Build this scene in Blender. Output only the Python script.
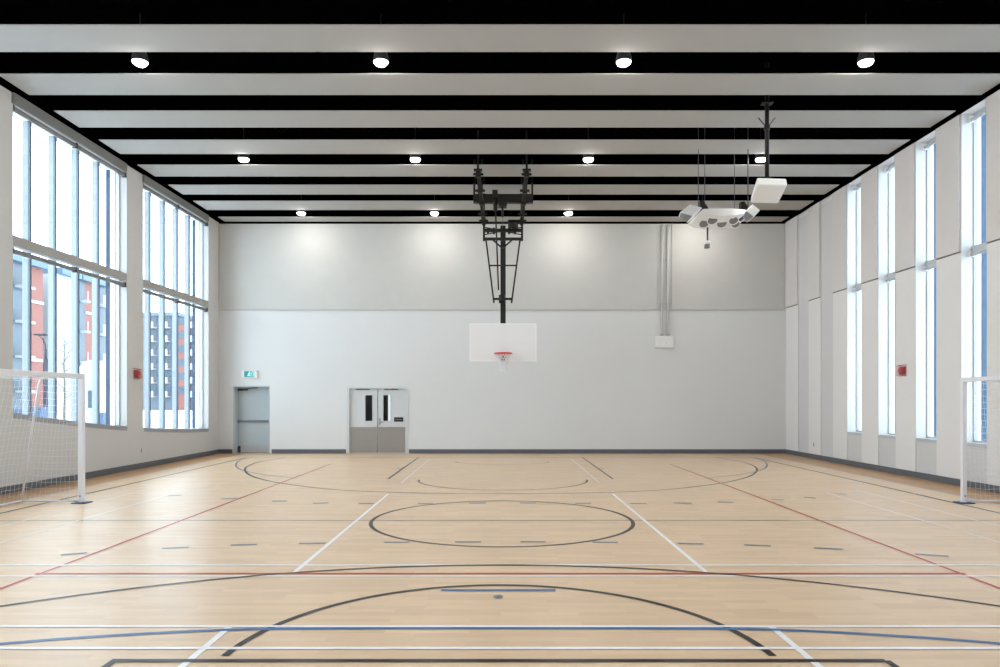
import bpy, bmesh, math, random
from mathutils import Vector, Matrix
PI = math.pi
random.seed(4)
for o in list(bpy.data.objects): bpy.data.objects.remove(o)
S = bpy.context.scene
COL = S.collection

# ---------------------------------------------------------------- camera, sky, exposure
FPX, CAMH, HOR, VPX = 700.0, 1.70, 400.0, 500.5      # focal length in pixels of a 1000 px wide frame
cd = bpy.data.cameras.new('camera'); cam = bpy.data.objects.new('camera', cd); COL.objects.link(cam)
cd.sensor_fit = 'HORIZONTAL'; cd.sensor_width = 36; cd.lens = 36*FPX/1000
cd.shift_y = 0.0665; cd.shift_x = -0.0005
cd.clip_start = 0.05; cd.clip_end = 500
cam.location = (0, 0, CAMH); cam.rotation_euler = (PI/2, 0, 0)
S.camera = cam
W = bpy.data.worlds.new('sky'); S.world = W; W.use_nodes = True
bg = W.node_tree.nodes['Background']
bg.inputs[0].default_value = (0.79, 0.905, 1.0, 1); bg.inputs[1].default_value = 6.6   # bright overcast sky
S.view_settings.view_transform = 'Standard'; S.view_settings.look = 'None'
S.view_settings.gamma = 1; S.view_settings.use_curve_mapping = False
S.view_settings.exposure = 0.09
LAMP = 230.0                                            # radiance of the high bay lenses

# ---------------------------------------------------------------- materials
def lin(c):
    c /= 255.0
    return c/12.92 if c <= .04045 else ((c+.055)/1.055)**2.4
def rgb(r, g, b): return (lin(r), lin(g), lin(b), 1)
def mat(name, col, rough=.6, metal=0, spec=.5, noise=0, nscale=8, bump=0, bscale=200, emit=None, coat=0):
    m = bpy.data.materials.new(name); m.use_nodes = True
    nt = m.node_tree; N = nt.nodes; L = nt.links; p = N['Principled BSDF']
    p.inputs['Base Color'].default_value = col
    p.inputs['Roughness'].default_value = rough; p.inputs['Metallic'].default_value = metal
    p.inputs['Specular IOR Level'].default_value = spec; p.inputs['Coat Weight'].default_value = coat
    tc = N.new('ShaderNodeTexCoord')
    if noise:
        n = N.new('ShaderNodeTexNoise'); n.inputs['Scale'].default_value = nscale; n.inputs['Detail'].default_value = 4
        L.new(tc.outputs['Object'], n.inputs['Vector'])
        mx = N.new('ShaderNodeMix'); mx.data_type = 'RGBA'
        mx.inputs['A'].default_value = tuple(c*(1-noise) for c in col[:3])+(1,)
        mx.inputs['B'].default_value = tuple(min(1, c*(1+noise)) for c in col[:3])+(1,)
        L.new(n.outputs['Fac'], mx.inputs['Factor']); L.new(mx.outputs['Result'], p.inputs['Base Color'])
    if bump:
        n = N.new('ShaderNodeTexNoise'); n.inputs['Scale'].default_value = bscale
        L.new(tc.outputs['Object'], n.inputs['Vector'])
        b = N.new('ShaderNodeBump'); b.inputs['Strength'].default_value = bump; b.inputs['Distance'].default_value = .002
        L.new(n.outputs['Fac'], b.inputs['Height']); L.new(b.outputs['Normal'], p.inputs['Normal'])
    if emit:
        p.inputs['Emission Color'].default_value = emit[0]; p.inputs['Emission Strength'].default_value = emit[1]
    return m
M = {}
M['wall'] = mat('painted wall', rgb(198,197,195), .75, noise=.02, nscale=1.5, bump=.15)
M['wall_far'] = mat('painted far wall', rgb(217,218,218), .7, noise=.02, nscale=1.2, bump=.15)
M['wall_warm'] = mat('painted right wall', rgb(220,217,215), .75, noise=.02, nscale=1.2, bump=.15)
M['acoustic'] = mat('acoustic panel', rgb(200,199,195), .85, noise=.03, nscale=3, bump=.3, bscale=400)
M['acoustic_warm'] = mat('warm acoustic panel', rgb(208,203,200), .85, noise=.03, nscale=3, bump=.3, bscale=400)
M['pale_grey'] = mat('pale grey facing', rgb(202,201,200), .7, noise=.02, nscale=3)  # darker than far and right wall paint; on niches and joint strips
M['reveal'] = mat('white reveal paint', rgb(212,212,211), .5, noise=.01)
M['black'] = mat('black ceiling paint', rgb(4,4,4), .95, spec=0, noise=.2, nscale=2)
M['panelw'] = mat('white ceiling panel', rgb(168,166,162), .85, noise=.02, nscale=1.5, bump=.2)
M['conduit'] = mat('pale grey conduit', rgb(205,204,202), .5, noise=.02)
M['gap'] = mat('grey gap channel', rgb(120,118,116), .8, noise=.02)
M['base'] = mat('dark rubber baseboard', rgb(92,95,100), .55, noise=.05)
M['frame'] = mat('aluminium frame', rgb(184,187,190), .5, metal=.05, noise=.03)
M['fin'] = mat('pale exterior fin', rgb(142,150,156), .4, noise=.02)
M['fin_white'] = mat('white window jamb', rgb(225,228,232), .4, noise=.02)
M['fin_blue'] = mat('blue steel jamb', rgb(26,70,102), .6, noise=.05)
M['fin_navy'] = mat('navy steel jamb', rgb(18,46,72), .6, noise=.05)
M['mull'] = mat('dark mullion', rgb(95,105,118), .45, noise=.05)
M['sill'] = mat('grey sill', rgb(150,152,157), .5, noise=.04)
M['shade'] = mat('grey roller shade', rgb(125,126,124), .6, noise=.06)
M['transom'] = mat('taupe transom casing', rgb(160,158,154), .6, noise=.03)
M['steel'] = mat('brushed stainless', rgb(168,166,164), .3, metal=.75, noise=.06, nscale=40)
M['chrome'] = mat('satin chrome', rgb(170,174,178), .3, metal=.9, noise=.02)
M['door_paint'] = mat('pale door paint', rgb(205,208,210), .5, noise=.02)
M['door_blue'] = mat('blue grey door paint', rgb(184,193,197), .5, noise=.02)
M['bar'] = mat('grey push bar', rgb(120,124,128), .4, metal=.3, noise=.03)
M['dark'] = mat('dark grey metal', rgb(60,62,64), .5, noise=.05)
M['blacksteel'] = mat('black powder coated steel', rgb(15,14,12), .5, spec=.4, noise=.1)
M['whitesteel'] = mat('white powder coated steel', rgb(226,226,232), .35, noise=.01)
M['net'] = mat('white netting', rgb(225,226,228), .8, noise=.02)
M['board'] = mat('white backboard', rgb(232,231,231), .4, noise=.01)
M['boardedge'] = mat('pale backboard edge', rgb(240,240,240), .5, noise=.01)
M['red'] = mat('orange red rim', rgb(218,32,24), .4, noise=.05)
M['firered'] = mat('fire red plastic', rgb(176,72,74), .4, noise=.05)
M['firestrobe'] = mat('strobe lens', rgb(205,160,160), .2, noise=.02)
M['whiteplastic'] = mat('white plastic', rgb(232,231,229), .45, noise=.01)
M['grille'] = mat('grey speaker grille', rgb(120,120,118), .7, noise=.3, nscale=90)
M['lens'] = mat('lit lamp lens', rgb(255,255,255), .5, noise=0, emit=((1,.965,.91,1), LAMP))
M['signgreen'] = mat('exit sign green', rgb(0,140,140), .4, noise=.01, emit=(rgb(0,150,150), .3))
M['signwhite'] = mat('exit sign pictogram', rgb(220,250,250), .4, noise=.01, emit=(rgb(190,240,240), .7))
M['signblack'] = mat('black door sign', rgb(18,18,20), .4, noise=.05)
M['letter'] = mat('grey lettering', rgb(130,130,132), .5, noise=.02)
M['rubberblue'] = mat('blue foot plate', rgb(60,75,120), .5, noise=.05)
M['socket'] = mat('dark socket face', rgb(40,38,36), .5, noise=.05)
M['brown'] = mat('brown corridor panel', rgb(150,120,100), .6, noise=.05)
M['corridor'] = mat('grey corridor wall', rgb(120,122,125), .8, noise=.05)
M['strip_glow'] = mat('added glow strip', rgb(255,255,255), .5, emit=((.9,.95,1,1), 1.0))
M['snow'] = mat('snowy ground', rgb(236,240,245), .9, noise=.04, nscale=.3)
M['brick'] = mat('red brick facade', rgb(118,74,66), .8, noise=.08, nscale=1)
M['white_fac'] = mat('white facade', rgb(150,156,160), .7, noise=.03, nscale=.5)
M['glass_fac'] = mat('blue glass facade', rgb(52,68,80), .35, noise=.2, nscale=.6)
M['roofblue'] = mat('blue roof edge', rgb(70,92,112), .5, noise=.05)
M['concrete'] = mat('grey concrete facade', rgb(82,90,100), .8, noise=.08, nscale=.6)
M['pole'] = mat('dark blue lamp post', rgb(18,26,42), .5, noise=.05)
M['bark'] = mat('grey bark', rgb(80,80,74), .9, noise=.2)
M['bluebin'] = mat('blue bin', rgb(44,66,90), .5, noise=.05)
def glass_mat():
    m = bpy.data.materials.new('window glass'); m.use_nodes = True
    nt = m.node_tree; N = nt.nodes; L = nt.links; N.clear()
    out = N.new('ShaderNodeOutputMaterial'); mx = N.new('ShaderNodeMixShader')
    tr = N.new('ShaderNodeBsdfTransparent'); tr.inputs[0].default_value = (.93,.96,.97,1)
    gl = N.new('ShaderNodeBsdfGlossy'); gl.inputs['Roughness'].default_value = .02
    lw = N.new('ShaderNodeLayerWeight'); lw.inputs[0].default_value = .5
    pw = N.new('ShaderNodeMath'); pw.operation = 'POWER'; pw.inputs[1].default_value = 5
    ma = N.new('ShaderNodeMath'); ma.operation = 'MULTIPLY_ADD'; ma.inputs[1].default_value = .5; ma.inputs[2].default_value = .03
    L.new(lw.outputs['Facing'], pw.inputs[0]); L.new(pw.outputs[0], ma.inputs[0]); L.new(ma.outputs[0], mx.inputs[0])
    L.new(lw.outputs['Facing'], pw.inputs[0]); L.new(tr.outputs[0], mx.inputs[1]); L.new(gl.outputs[0], mx.inputs[2])
    L.new(mx.outputs[0], out.inputs[0]); return m
M['glass'] = glass_mat()
def line_mat(name, col, rough=.3): return mat(name, col, rough, noise=.06, nscale=4, spec=.25)
M['l_white'] = line_mat('white court paint', rgb(238,236,236))
M['l_edge'] = line_mat('pale grey edge paint', rgb(188,184,182))
M['l_soft'] = line_mat('soft white court paint', rgb(226,214,204))
M['l_pale'] = line_mat('faint court paint', rgb(212,196,182))
M['l_black'] = line_mat('black court paint', rgb(26,22,24))
M['l_grey'] = line_mat('worn grey court paint', rgb(128,108,98))
M['l_red'] = line_mat('red court paint', rgb(186,40,42))
M['l_blue'] = line_mat('blue court paint', rgb(44,98,150))
M['l_slate'] = line_mat('slate blue court paint', rgb(112,122,138))
def floor_mat(name, ca, cb):
    m = bpy.data.materials.new(name); m.use_nodes = True
    nt = m.node_tree; N = nt.nodes; L = nt.links; p = N['Principled BSDF']
    tc = N.new('ShaderNodeTexCoord')
    br = N.new('ShaderNodeTexBrick'); br.offset = .37; br.offset_frequency = 3; br.squash = 1
    br.inputs['Scale'].default_value = 1; br.inputs['Brick Width'].default_value = .62; br.inputs['Row Height'].default_value = .085
    br.inputs['Mortar Size'].default_value = .0012; br.inputs['Mortar Smooth'].default_value = .4
    br.inputs['Color1'].default_value = (0,0,0,1); br.inputs['Color2'].default_value = (1,1,1,1); br.inputs['Mortar'].default_value = (.2,.2,.2,1)
    L.new(tc.outputs['Object'], br.inputs['Vector'])
    ramp = N.new('ShaderNodeValToRGB'); e = ramp.color_ramp.elements
    e[0].position = 0; e[0].color = ca; e[1].position = 1; e[1].color = cb
    L.new(br.outputs['Color'], ramp.inputs['Fac'])
    mp = N.new('ShaderNodeMapping'); mp.inputs['Scale'].default_value = (1.6, 18, 1)
    L.new(tc.outputs['Object'], mp.inputs['Vector'])
    n = N.new('ShaderNodeTexNoise'); n.inputs['Scale'].default_value = 2.2; n.inputs['Detail'].default_value = 5
    L.new(mp.outputs[0], n.inputs['Vector'])
    r2 = N.new('ShaderNodeValToRGB'); e = r2.color_ramp.elements
    e[0].position = .3; e[0].color = (.93,.91,.89,1); e[1].position = .7; e[1].color = (1.0,1.0,1.0,1)
    L.new(n.outputs['Fac'], r2.inputs['Fac'])
    mx = N.new('ShaderNodeMix'); mx.data_type = 'RGBA'; mx.blend_type = 'MULTIPLY'; mx.inputs['Factor'].default_value = 1
    L.new(ramp.outputs[0], mx.inputs['A']); L.new(r2.outputs[0], mx.inputs['B'])
    L.new(mx.outputs['Result'], p.inputs['Base Color'])
    p.inputs['Roughness'].default_value = .34; p.inputs['Specular IOR Level'].default_value = .5
    n2 = N.new('ShaderNodeTexNoise'); n2.inputs['Scale'].default_value = 3; L.new(tc.outputs['Object'], n2.inputs['Vector'])
    mr = N.new('ShaderNodeMapRange'); mr.inputs['To Min'].default_value = .30; mr.inputs['To Max'].default_value = .38
    L.new(n2.outputs['Fac'], mr.inputs['Value']); L.new(mr.outputs[0], p.inputs['Roughness'])
    return m
M['maple'] = floor_mat('maple sports floor', rgb(214,182,147), rgb(226,195,160))
M['maple_edge'] = floor_mat('honey maple border', rgb(186,140,92), rgb(200,156,108))  # border boards deeper and more orange than the court boards

# ---------------------------------------------------------------- mesh builder
class MB:
    def __init__(s): s.v = []; s.f = []; s.m = []; s.cur = 0; s.sm = []
    def face(s, pts, smooth=False):
        b = len(s.v); s.v += [tuple(p) for p in pts]; s.f.append(tuple(range(b, b+len(pts)))); s.m.append(s.cur); s.sm.append(smooth)
    def box(s, x0, x1, y0, y1, z0, z1):
        s.hexa([(x0,y0,z0),(x1,y0,z0),(x1,y1,z0),(x0,y1,z0),(x0,y0,z1),(x1,y0,z1),(x1,y1,z1),(x0,y1,z1)]); return s
    def hexa(s, p):
        b = len(s.v); s.v += [tuple(q) for q in p]
        for f in ((0,3,2,1),(4,5,6,7),(0,1,5,4),(1,2,6,5),(2,3,7,6),(3,0,4,7)):
            s.f.append(tuple(b+i for i in f)); s.m.append(s.cur); s.sm.append(False)
        return s
    def obox(s, c, size, rot):                        # oriented box: centre, size, Matrix/Euler
        R = rot if isinstance(rot, Matrix) else Matrix.Identity(3)
        P = []
        for sz in (-1,1):
            for sx, sy in ((-1,-1),(1,-1),(1,1),(-1,1)):
                P.append(Vector(c)+R@Vector((sx*size[0]/2, sy*size[1]/2, sz*size[2]/2)))
        return s.hexa(P)
    def beam(s, a, b, w, h=None, up=(0,0,1)):          # square bar from a to b
        a = Vector(a); b = Vector(b); h = h or w; t = (b-a).normalized(); u = Vector(up)
        if abs(t.dot(u)) > .99: u = Vector((0,1,0))
        r = t.cross(u).normalized(); u = r.cross(t)
        P = []
        for c in (a, b):
            for sx, sy in ((-1,-1),(1,-1),(1,1),(-1,1)): P.append(c+r*(sx*w/2)+u*(sy*h/2))
        return s.hexa(P)
    def tube(s, pts, r, n=10, cap=True):
        pts = [Vector(p) for p in pts]; rr = r if isinstance(r, (list,tuple)) else [r]*len(pts)
        b0 = len(s.v); prev = None
        for i, p in enumerate(pts):
            t = ((pts[min(i+1,len(pts)-1)]-pts[max(i-1,0)])).normalized()
            u = prev if prev is not None else (Vector((0,0,1)) if abs(t.z) < .9 else Vector((1,0,0)))
            u = (u-t*u.dot(t)).normalized(); prev = u; w = t.cross(u)
            for k in range(n):
                a = 2*PI*k/n; s.v.append(tuple(p+(u*math.cos(a)+w*math.sin(a))*rr[i]))
        for i in range(len(pts)-1):
            for k in range(n):
                k2 = (k+1)%n
                s.f.append((b0+i*n+k, b0+i*n+k2, b0+(i+1)*n+k2, b0+(i+1)*n+k)); s.m.append(s.cur); s.sm.append(n > 4)
        if cap:
            s.f.append(tuple(b0+k for k in reversed(range(n)))); s.m.append(s.cur); s.sm.append(False)
            e = b0+(len(pts)-1)*n; s.f.append(tuple(e+k for k in range(n))); s.m.append(s.cur); s.sm.append(False)
        return s
    def lathe(s, prof, n=24, c=(0,0,0)):               # profile of (r, z)
        b0 = len(s.v)
        for r, z in prof:
            for k in range(n):
                a = 2*PI*k/n; s.v.append((c[0]+r*math.cos(a), c[1]+r*math.sin(a), c[2]+z))
        for i in range(len(prof)-1):
            for k in range(n):
                k2 = (k+1)%n; s.f.append((b0+i*n+k, b0+i*n+k2, b0+(i+1)*n+k2, b0+(i+1)*n+k)); s.m.append(s.cur); s.sm.append(True)
        return s
    def build(s, name, mats, parent=None, bevel=0, loc=None):
        me = bpy.data.meshes.new(name); me.from_pydata(s.v, [], s.f)
        for m in (mats if isinstance(mats, list) else [mats]): me.materials.append(m)
        for i, p in enumerate(me.polygons): p.material_index = s.m[i]; p.use_smooth = s.sm[i]
        bm = bmesh.new(); bm.from_mesh(me); bmesh.ops.recalc_face_normals(bm, faces=bm.faces)
        bm.to_mesh(me); bm.free(); me.update()
        o = bpy.data.objects.new(name, me); COL.objects.link(o)
        if parent: o.parent = parent
        if loc: o.location = loc
        if bevel:
            b = o.modifiers.new('bevel', 'BEVEL'); b.width = bevel; b.segments = 2; b.limit_method = 'ANGLE'
        return o
def tag(o, label=None, cat=None, group=None, kind=None):
    if label: o['label'] = label
    if cat: o['category'] = cat
    if group: o['group'] = group
    if kind: o['kind'] = kind
    return o
def empty(name, loc=(0,0,0), rz=0):
    o = bpy.data.objects.new(name, None); COL.objects.link(o); o.location = loc; o.rotation_euler = (0,0,rz); o.empty_display_size = .1
    return o
def struct(o): o['kind'] = 'structure'; return o
def copy_tree(o, parent=None):
    c = o.copy(); COL.objects.link(c); c.parent = parent
    for ch in [k for k in bpy.data.objects if k.parent == o]: copy_tree(ch, c)
    return c
def XF(px, d): return (px-VPX)*d/FPX
def ZF(py, d): return CAMH+(HOR-py)*d/FPX
def fp(px, py): return ((px-VPX)*CAMH/(py-HOR), FPX*CAMH/(py-HOR))
def fd(py): return FPX*CAMH/(py-HOR)
def cd_(py, z=7.33): return FPX*(z-CAMH)/(HOR-py)

# ---------------------------------------------------------------- room dimensions (metres)
XL, XR, D, YN, H = -8.95, 9.07, 22.25, -4.2, 7.33
DECK = 8.15

# ---------------------------------------------------------------- floor with its court markings
fl = MB(); fl.box(XL-.5, XR+.6, YN-.2, D+.5, -.15, 0)
FM = ['maple','maple_edge','l_edge','l_soft','l_white','l_pale','l_black','l_grey','l_red','l_blue','l_slate']
zc = [0.0012]
def strip(pts, w, m, closed=False, lift=None):
    fl.cur = FM.index(m); z = lift or zc[0]; zc[0] += .00006
    n = len(pts); L_ = []; R_ = []
    for i in range(n):
        a = pts[(i-1)%n] if (closed or i > 0) else pts[i]; b = pts[(i+1)%n] if (closed or i < n-1) else pts[i]
        t = Vector((b[0]-a[0], b[1]-a[1])).normalized(); nn = Vector((-t.y, t.x))*w/2
        L_.append((pts[i][0]+nn.x, pts[i][1]+nn.y, z)); R_.append((pts[i][0]-nn.x, pts[i][1]-nn.y, z))
    for i in range(n if closed else n-1):
        j = (i+1)%n; fl.face([R_[i], R_[j], L_[j], L_[i]])
    fl.cur = 0
def hline(py, x0, x1, m, w=.05): d = fd(py); strip([(x0,d),(x1,d)], w, m)
def vline(x, d0, d1, m, w=.05): strip([(x,d0),(x,d1)], w, m)
def arc(cx, cy, rx, ry, a0, a1, m, w=.05, n=64):
    full = abs(a1-a0) >= 359.9
    P = [(cx+rx*math.cos(math.radians(a0+(a1-a0)*i/n)), cy+ry*math.sin(math.radians(a0+(a1-a0)*i/n))) for i in range(n if full else n+1)]
    strip(P, w, m, closed=full)
def spline(P, n=10):
    out = []
    for i in range(len(P)-1):
        p0 = P[max(i-1,0)]; p1 = P[i]; p2 = P[i+1]; p3 = P[min(i+2,len(P)-1)]
        for k in range(n):
            t = k/n
            out.append(tuple(.5*((2*p1[j])+(-p0[j]+p2[j])*t+(2*p0[j]-5*p1[j]+4*p2[j]-p3[j])*t*t+(-p0[j]+3*p1[j]-3*p2[j]+p3[j])*t**3) for j in (0,1)))
    return out+[P[-1]]
BASE = fd(457.5)
# perimeter and side lines
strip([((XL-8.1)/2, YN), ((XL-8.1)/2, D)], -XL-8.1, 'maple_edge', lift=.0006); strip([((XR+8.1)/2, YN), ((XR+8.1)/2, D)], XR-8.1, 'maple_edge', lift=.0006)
for s in (-1,1): vline(s*8.1, YN+.5, BASE+.2, 'l_edge', .06)
for s in (-1,1): vline(s*7.5, YN+.5, BASE, 'l_black', .065)
strip([(-7.5,BASE),(7.5,BASE)], .05, 'l_grey')
hline(520.5, -8.1, 8.1, 'l_grey', .045)
hline(494, -7.5, 7.5, 'l_pale', .05)
hline(480.2, -6.2, 6.2, 'l_pale', .05)
for s in (-1,1): vline(s*6.72, YN+.5, fd(490), 'l_soft', .035)
for s in (-1,1): vline(s*5.96, YN+.5, fd(493), 'l_soft', .045)
# three point lines and free throw circles of the cross court
c3 = 19.25; R3x, R3y = 6.45, 6.45
P = [fp(285.8,457.5), fp(262,461.5), fp(250.6,464.8), fp(245,468.8), fp(247.3,473.4), fp(257.2,478), fp(281.4,483.3), fp(332,489.4), fp(389,492.3), fp(445,493.4), fp(500,493.7)]
P = spline(P+[(.02-x, y) for x, y in reversed(P[:-1])], 8)
strip(P, .05, 'l_black')
P = [fp(252.8,457.5), fp(240,460.5), fp(236,464.5), fp(238,468), fp(247,471.6), fp(268,475.2), fp(297,478.2)]
xm = .05
strip(spline([(x,y) for x,y in P]), .05, 'l_slate'); strip(spline([(xm-x,y) for x,y in P]), .05, 'l_slate')
arc(.02, 9.94, 1.83, 1.85, 0, 360, 'l_black', .055, 96)
arc(.05, 14.9, 1.78, 1.72, 180, 360, 'l_black', .045)
arc(.05, fd(461.5), 1.28, .95, 180, 360, 'l_grey', .045, 40)
for s in (-1,1):
    vline(s*2.42, fd(479), BASE, 'l_black', .048)
    for py in (468.5,):
        strip([(s*2.42, fd(py)), (s*2.56, fd(py))], .07, 'l_black')
strip([(-2.42,fd(479)),(2.42,fd(479))], .04, 'l_pale')
# white lane lines
for s in (-1,1):
    vline(s*2.03, fd(574), fd(494), 'l_white', .045); vline(s*2.03, fd(483), fd(459), 'l_soft', .04)
    vline(s*2.03, YN+.5, fd(626), 'l_white', .05)
# red badminton lines
for s in (-1,1): vline(s*4.5, YN+.5, fd(464), 'l_red', .04)
hline(565.2, -8.1, 8.1, 'l_white', .045)
hline(573.8, -4.55, 4.55, 'l_red', .055); hline(573.8, -7.6, -4.9, 'l_black', .03); hline(573.8, 4.9, 7.6, 'l_black', .03)
hline(576.2, -8.1, 8.1, 'l_white', .045)
# near three point arc, free throw circle, key
P = [fp(500.5,565.2), fp(610,567.8), fp(710,573.6), fp(780,579.5), fp(850,586.2), fp(925,595.5), fp(1000,607)]
P = [(x,y) for x,y in P]
R6 = 6.62; cy3 = 7.20-R6
P = [(R6*math.sin(math.radians(a)), cy3+R6*math.cos(math.radians(a))) for a in range(-88, 89, 2)]
strip(P, .05, 'l_black')
arc(-.012, 4.56, 1.82, 1.86, 2.5, 177.5, 'l_black', .055)
strip([(-2.54,4.56),(2.51,4.56)], .055, 'l_black')
for s in (-1,1): vline(s*2.515, -1.2, 4.56, 'l_black', .05)
# blue handball line
P = [fp(-230,667), fp(0,644.3), fp(110,636), fp(220,630.4), fp(330,628.7), fp(430,628.4)]
bl = [(x,y) for x,y in P]+[(-x+.02,y) for x,y in reversed(P)]
strip(spline(bl), .05, 'l_blue')
hline(626.6, -8.1, 8.1, 'l_white', .04); hline(648.5, -8.1, 8.1, 'l_white', .045)
# blue tick and brass floor socket
x0, y0 = fp(441,590.5); x1, y1 = fp(555.5,590.5); strip([(x0,y0),(x1,y0)], .06, 'l_blue')
x0, y0 = fp(498,597); arc(x0, y0, .02, .035, 0, 360, 'l_slate', .045, 20)
# rows of slate dashes
for a, b, py in [(61,87,554),(162,189,548),(230.6,257.2,545),(299,325.6,543.6),(384,409.6,542.5),(454.7,481,542.2),(520.5,546,542),(592.5,618,542.6),(678,703.5,543.8),(744,771,545.6),(814,842.5,548.8),(915,949,555.5)]:
    tilt = (a+b)/2-500; dy = tilt*abs(tilt)*.000006
    strip([fp(a,py-dy), fp(b,py+dy)], .065, 'l_slate')
for a, b, py in [(221,237,498.8),(272,287,501.3),(313,328.6,503.3),(358.6,374,503.8),(418,433,503.6),(469,486,503.3),(520,536,503.3),(575,591,503.6),(630,646.5,503.9),(674,691.5,503.3),(717.6,733.5,502.4),(771,784,500),(804,816,497.8),(836,846,494.2),(168,182,495.8)]:
    tilt = (a+b)/2-500; dy = tilt*abs(tilt)*.000004
    strip([fp(a,py-dy), fp(b,py+dy)], .09, 'l_slate')
struct(fl.build('floor', [M[k] for k in FM]))

# ---------------------------------------------------------------- far wall
OP1 = (-8.50, -7.33, 2.15); OP2 = (-4.85, -2.97, 2.10)
w = MB()
w.box(XL-.5, OP1[0], D, D+.2, 0, DECK); w.box(OP1[1], OP2[0], D, D+.2, 0, DECK); w.box(OP2[1], XR+.6, D, D+.2, 0, DECK)
w.box(OP1[0], OP1[1], D, D+.2, OP1[2], DECK); w.box(OP1[0]-.1, OP1[1]+.1, D+.42, D+.5, 0, 2.4); w.box(OP1[0]-.1, OP1[0], D+.2, D+.42, 0, 2.4); w.box(OP1[1], OP1[1]+.1, D+.2, D+.42, 0, 2.4); w.box(OP1[0], OP1[1], D+.2, D+.42, OP1[2], 2.4); w.box(OP2[0], OP2[1], D, D+.2, OP2[2], DECK)
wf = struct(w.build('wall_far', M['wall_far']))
JZ = 4.57
w = MB()
for a, b in ((XL+.06, XF(657,D)), (XF(671.5,D), XR-.05)):
    w.box(a, b, D-.035, D-.001, JZ, 7.29)
struct(w.build('trim_1', M['acoustic'])).name = 'trim_1'
w = MB(); w.box(XL, XR, D-.012, D-.0005, JZ-.03, JZ-.004); struct(w.build('trim_2', M['pale_grey']))
# conduit channel behind the acoustic panels
w = MB(); w.box(XF(657.5,D), XF(671,D), D-.012, D-.0015, JZ, 7.28); struct(w.build('trim_3', M['pale_grey']))
BH = .135
w = MB()
for a, b in ((XL+.02, OP1[0]-.02), (OP1[1]+.06, OP2[0]-.06), (OP2[1]+.06, XR-.02)): w.box(a, b, D-.02, D-.0005, 0.001, BH)
struct(w.build('baseboard_far', M['base']))

# ---------------------------------------------------------------- left wall with its curved sill
LW = [(12.85+4.683*k, 16.77+4.683*k) for k in (-3,-2,-1,0,1)]      # window openings along the room
def zs(d):
    d0 = max(11.0, min(d, 21.5))/1.05
    t = (d0-12.23)/(20.4-12.23)
    return 1.37-1.07*t+.43*t*t if t < 1.1 else .73
def sl(d): return zs(d) if d > 11 else 1.37+.0
w = MB(); TH = .49
edges = [YN]+[v for ab in LW for v in ab]+[D]
for i in range(0, len(edges), 2): w.box(XL-TH, XL, edges[i], edges[i+1], 0, DECK)
for a, b in LW:
    n = 12
    for k in range(n):
        y0 = a+(b-a)*k/n; y1 = a+(b-a)*(k+1)/n; z0 = sl(y0); z1 = sl(y1)
        w.hexa([(XL-TH,y0,0),(XL,y0,0),(XL,y1,0),(XL-TH,y1,0),(XL-TH,y0,z0),(XL,y0,z0),(XL,y1,z1),(XL-TH,y1,z1)])
    w.box(XL-TH, XL, a, b, 7.20, DECK)
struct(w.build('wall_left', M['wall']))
w = MB(); w.box(XL, XL+.02, YN, D-.02, 0.001, BH); struct(w.build('baseboard_left', M['base']))
names = 0
def window_left(a, b, idx):
    root = struct(empty('window_%d' % idx, (XL, a, sl(a))))
    def put(mb, name, m):
        o = mb.build(name, m); o.parent = root; o.matrix_parent_inverse = root.matrix_basis.inverted() if False else Matrix.Translation(-Vector(root.location)); return o
    n = 12; s_ = MB()
    for k in range(n):
        y0 = a+(b-a)*k/n; y1 = a+(b-a)*(k+1)/n; z0 = sl(y0); z1 = sl(y1)
        s_.hexa([(XL-.30,y0,z0),(XL+.008,y0,z0-.005),(XL+.008,y1,z1-.005),(XL-.30,y1,z1),
                 (XL-.30,y0,z0+.12),(XL+.008,y0,z0+.095),(XL+.008,y1,z1+.095),(XL-.30,y1,z1+.12)])
    put(s_, 'window_sill', M['sill'])
    f = MB()                                            # inner frame: far and near jambs, head
    f.box(XL-.25, XL-.17, b-.03, b-.001, sl(b)+.12, 7.199); f.box(XL-.25, XL-.17, a+.001, a+.03, sl(a)+.12, 7.199)
    f.box(XL-.25, XL-.17, a+.03, b-.03, 7.15, 7.199)
    put(f, 'window_frame', M['frame'])
    f = MB(); f.box(XL-.385, XL-.27, b-.03, b-.001, sl(b), 7.199); f.box(XL-.37, XL-.27, a+.001, a+.06, sl(a)+.12, 7.199)
    put(f, 'white_jamb', M['fin_white'])
    f = MB(); f.box(XL-.49, XL-.3851, b-.03, b-.001, sl(b), 7.199); f.box(XL-.5, XL-.37, a+.001, a+.06, sl(a), 7.199)
    put(f, 'blue_jamb', M['fin_navy'])
    for off in (.81, 1.59, 2.37, 3.14):
        y = a+off; z0 = sl(y)+.11
        f = MB(); f.box(XL-.275, XL-.235, y, y+.05, z0, 7.15); m_ = put(f, 'mullion', M['mull'])
        f = MB(); f.box(XL-.385, XL-.2751, y+.002, y+.048, z0, 7.15); put(f, 'exterior_fin', M['fin'])
    g = MB(); g.box(XL-.258, XL-.252, a+.03, b-.03, sl(b)+.1, 7.15); put(g, 'window_pane', M['glass'])
    # mid-height casing
    c = MB(); c.box(XL-.16, XL-.002, a+.001, b-.001, 4.55, 4.73); put(c, 'transom', M['transom'])
    return root
for i, (a, b) in enumerate(LW): window_left(a, b, i+1)
pl = ['left window nearest the back wall','second left window from the back wall','left window just beside the camera','near left window','far left window']
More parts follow.
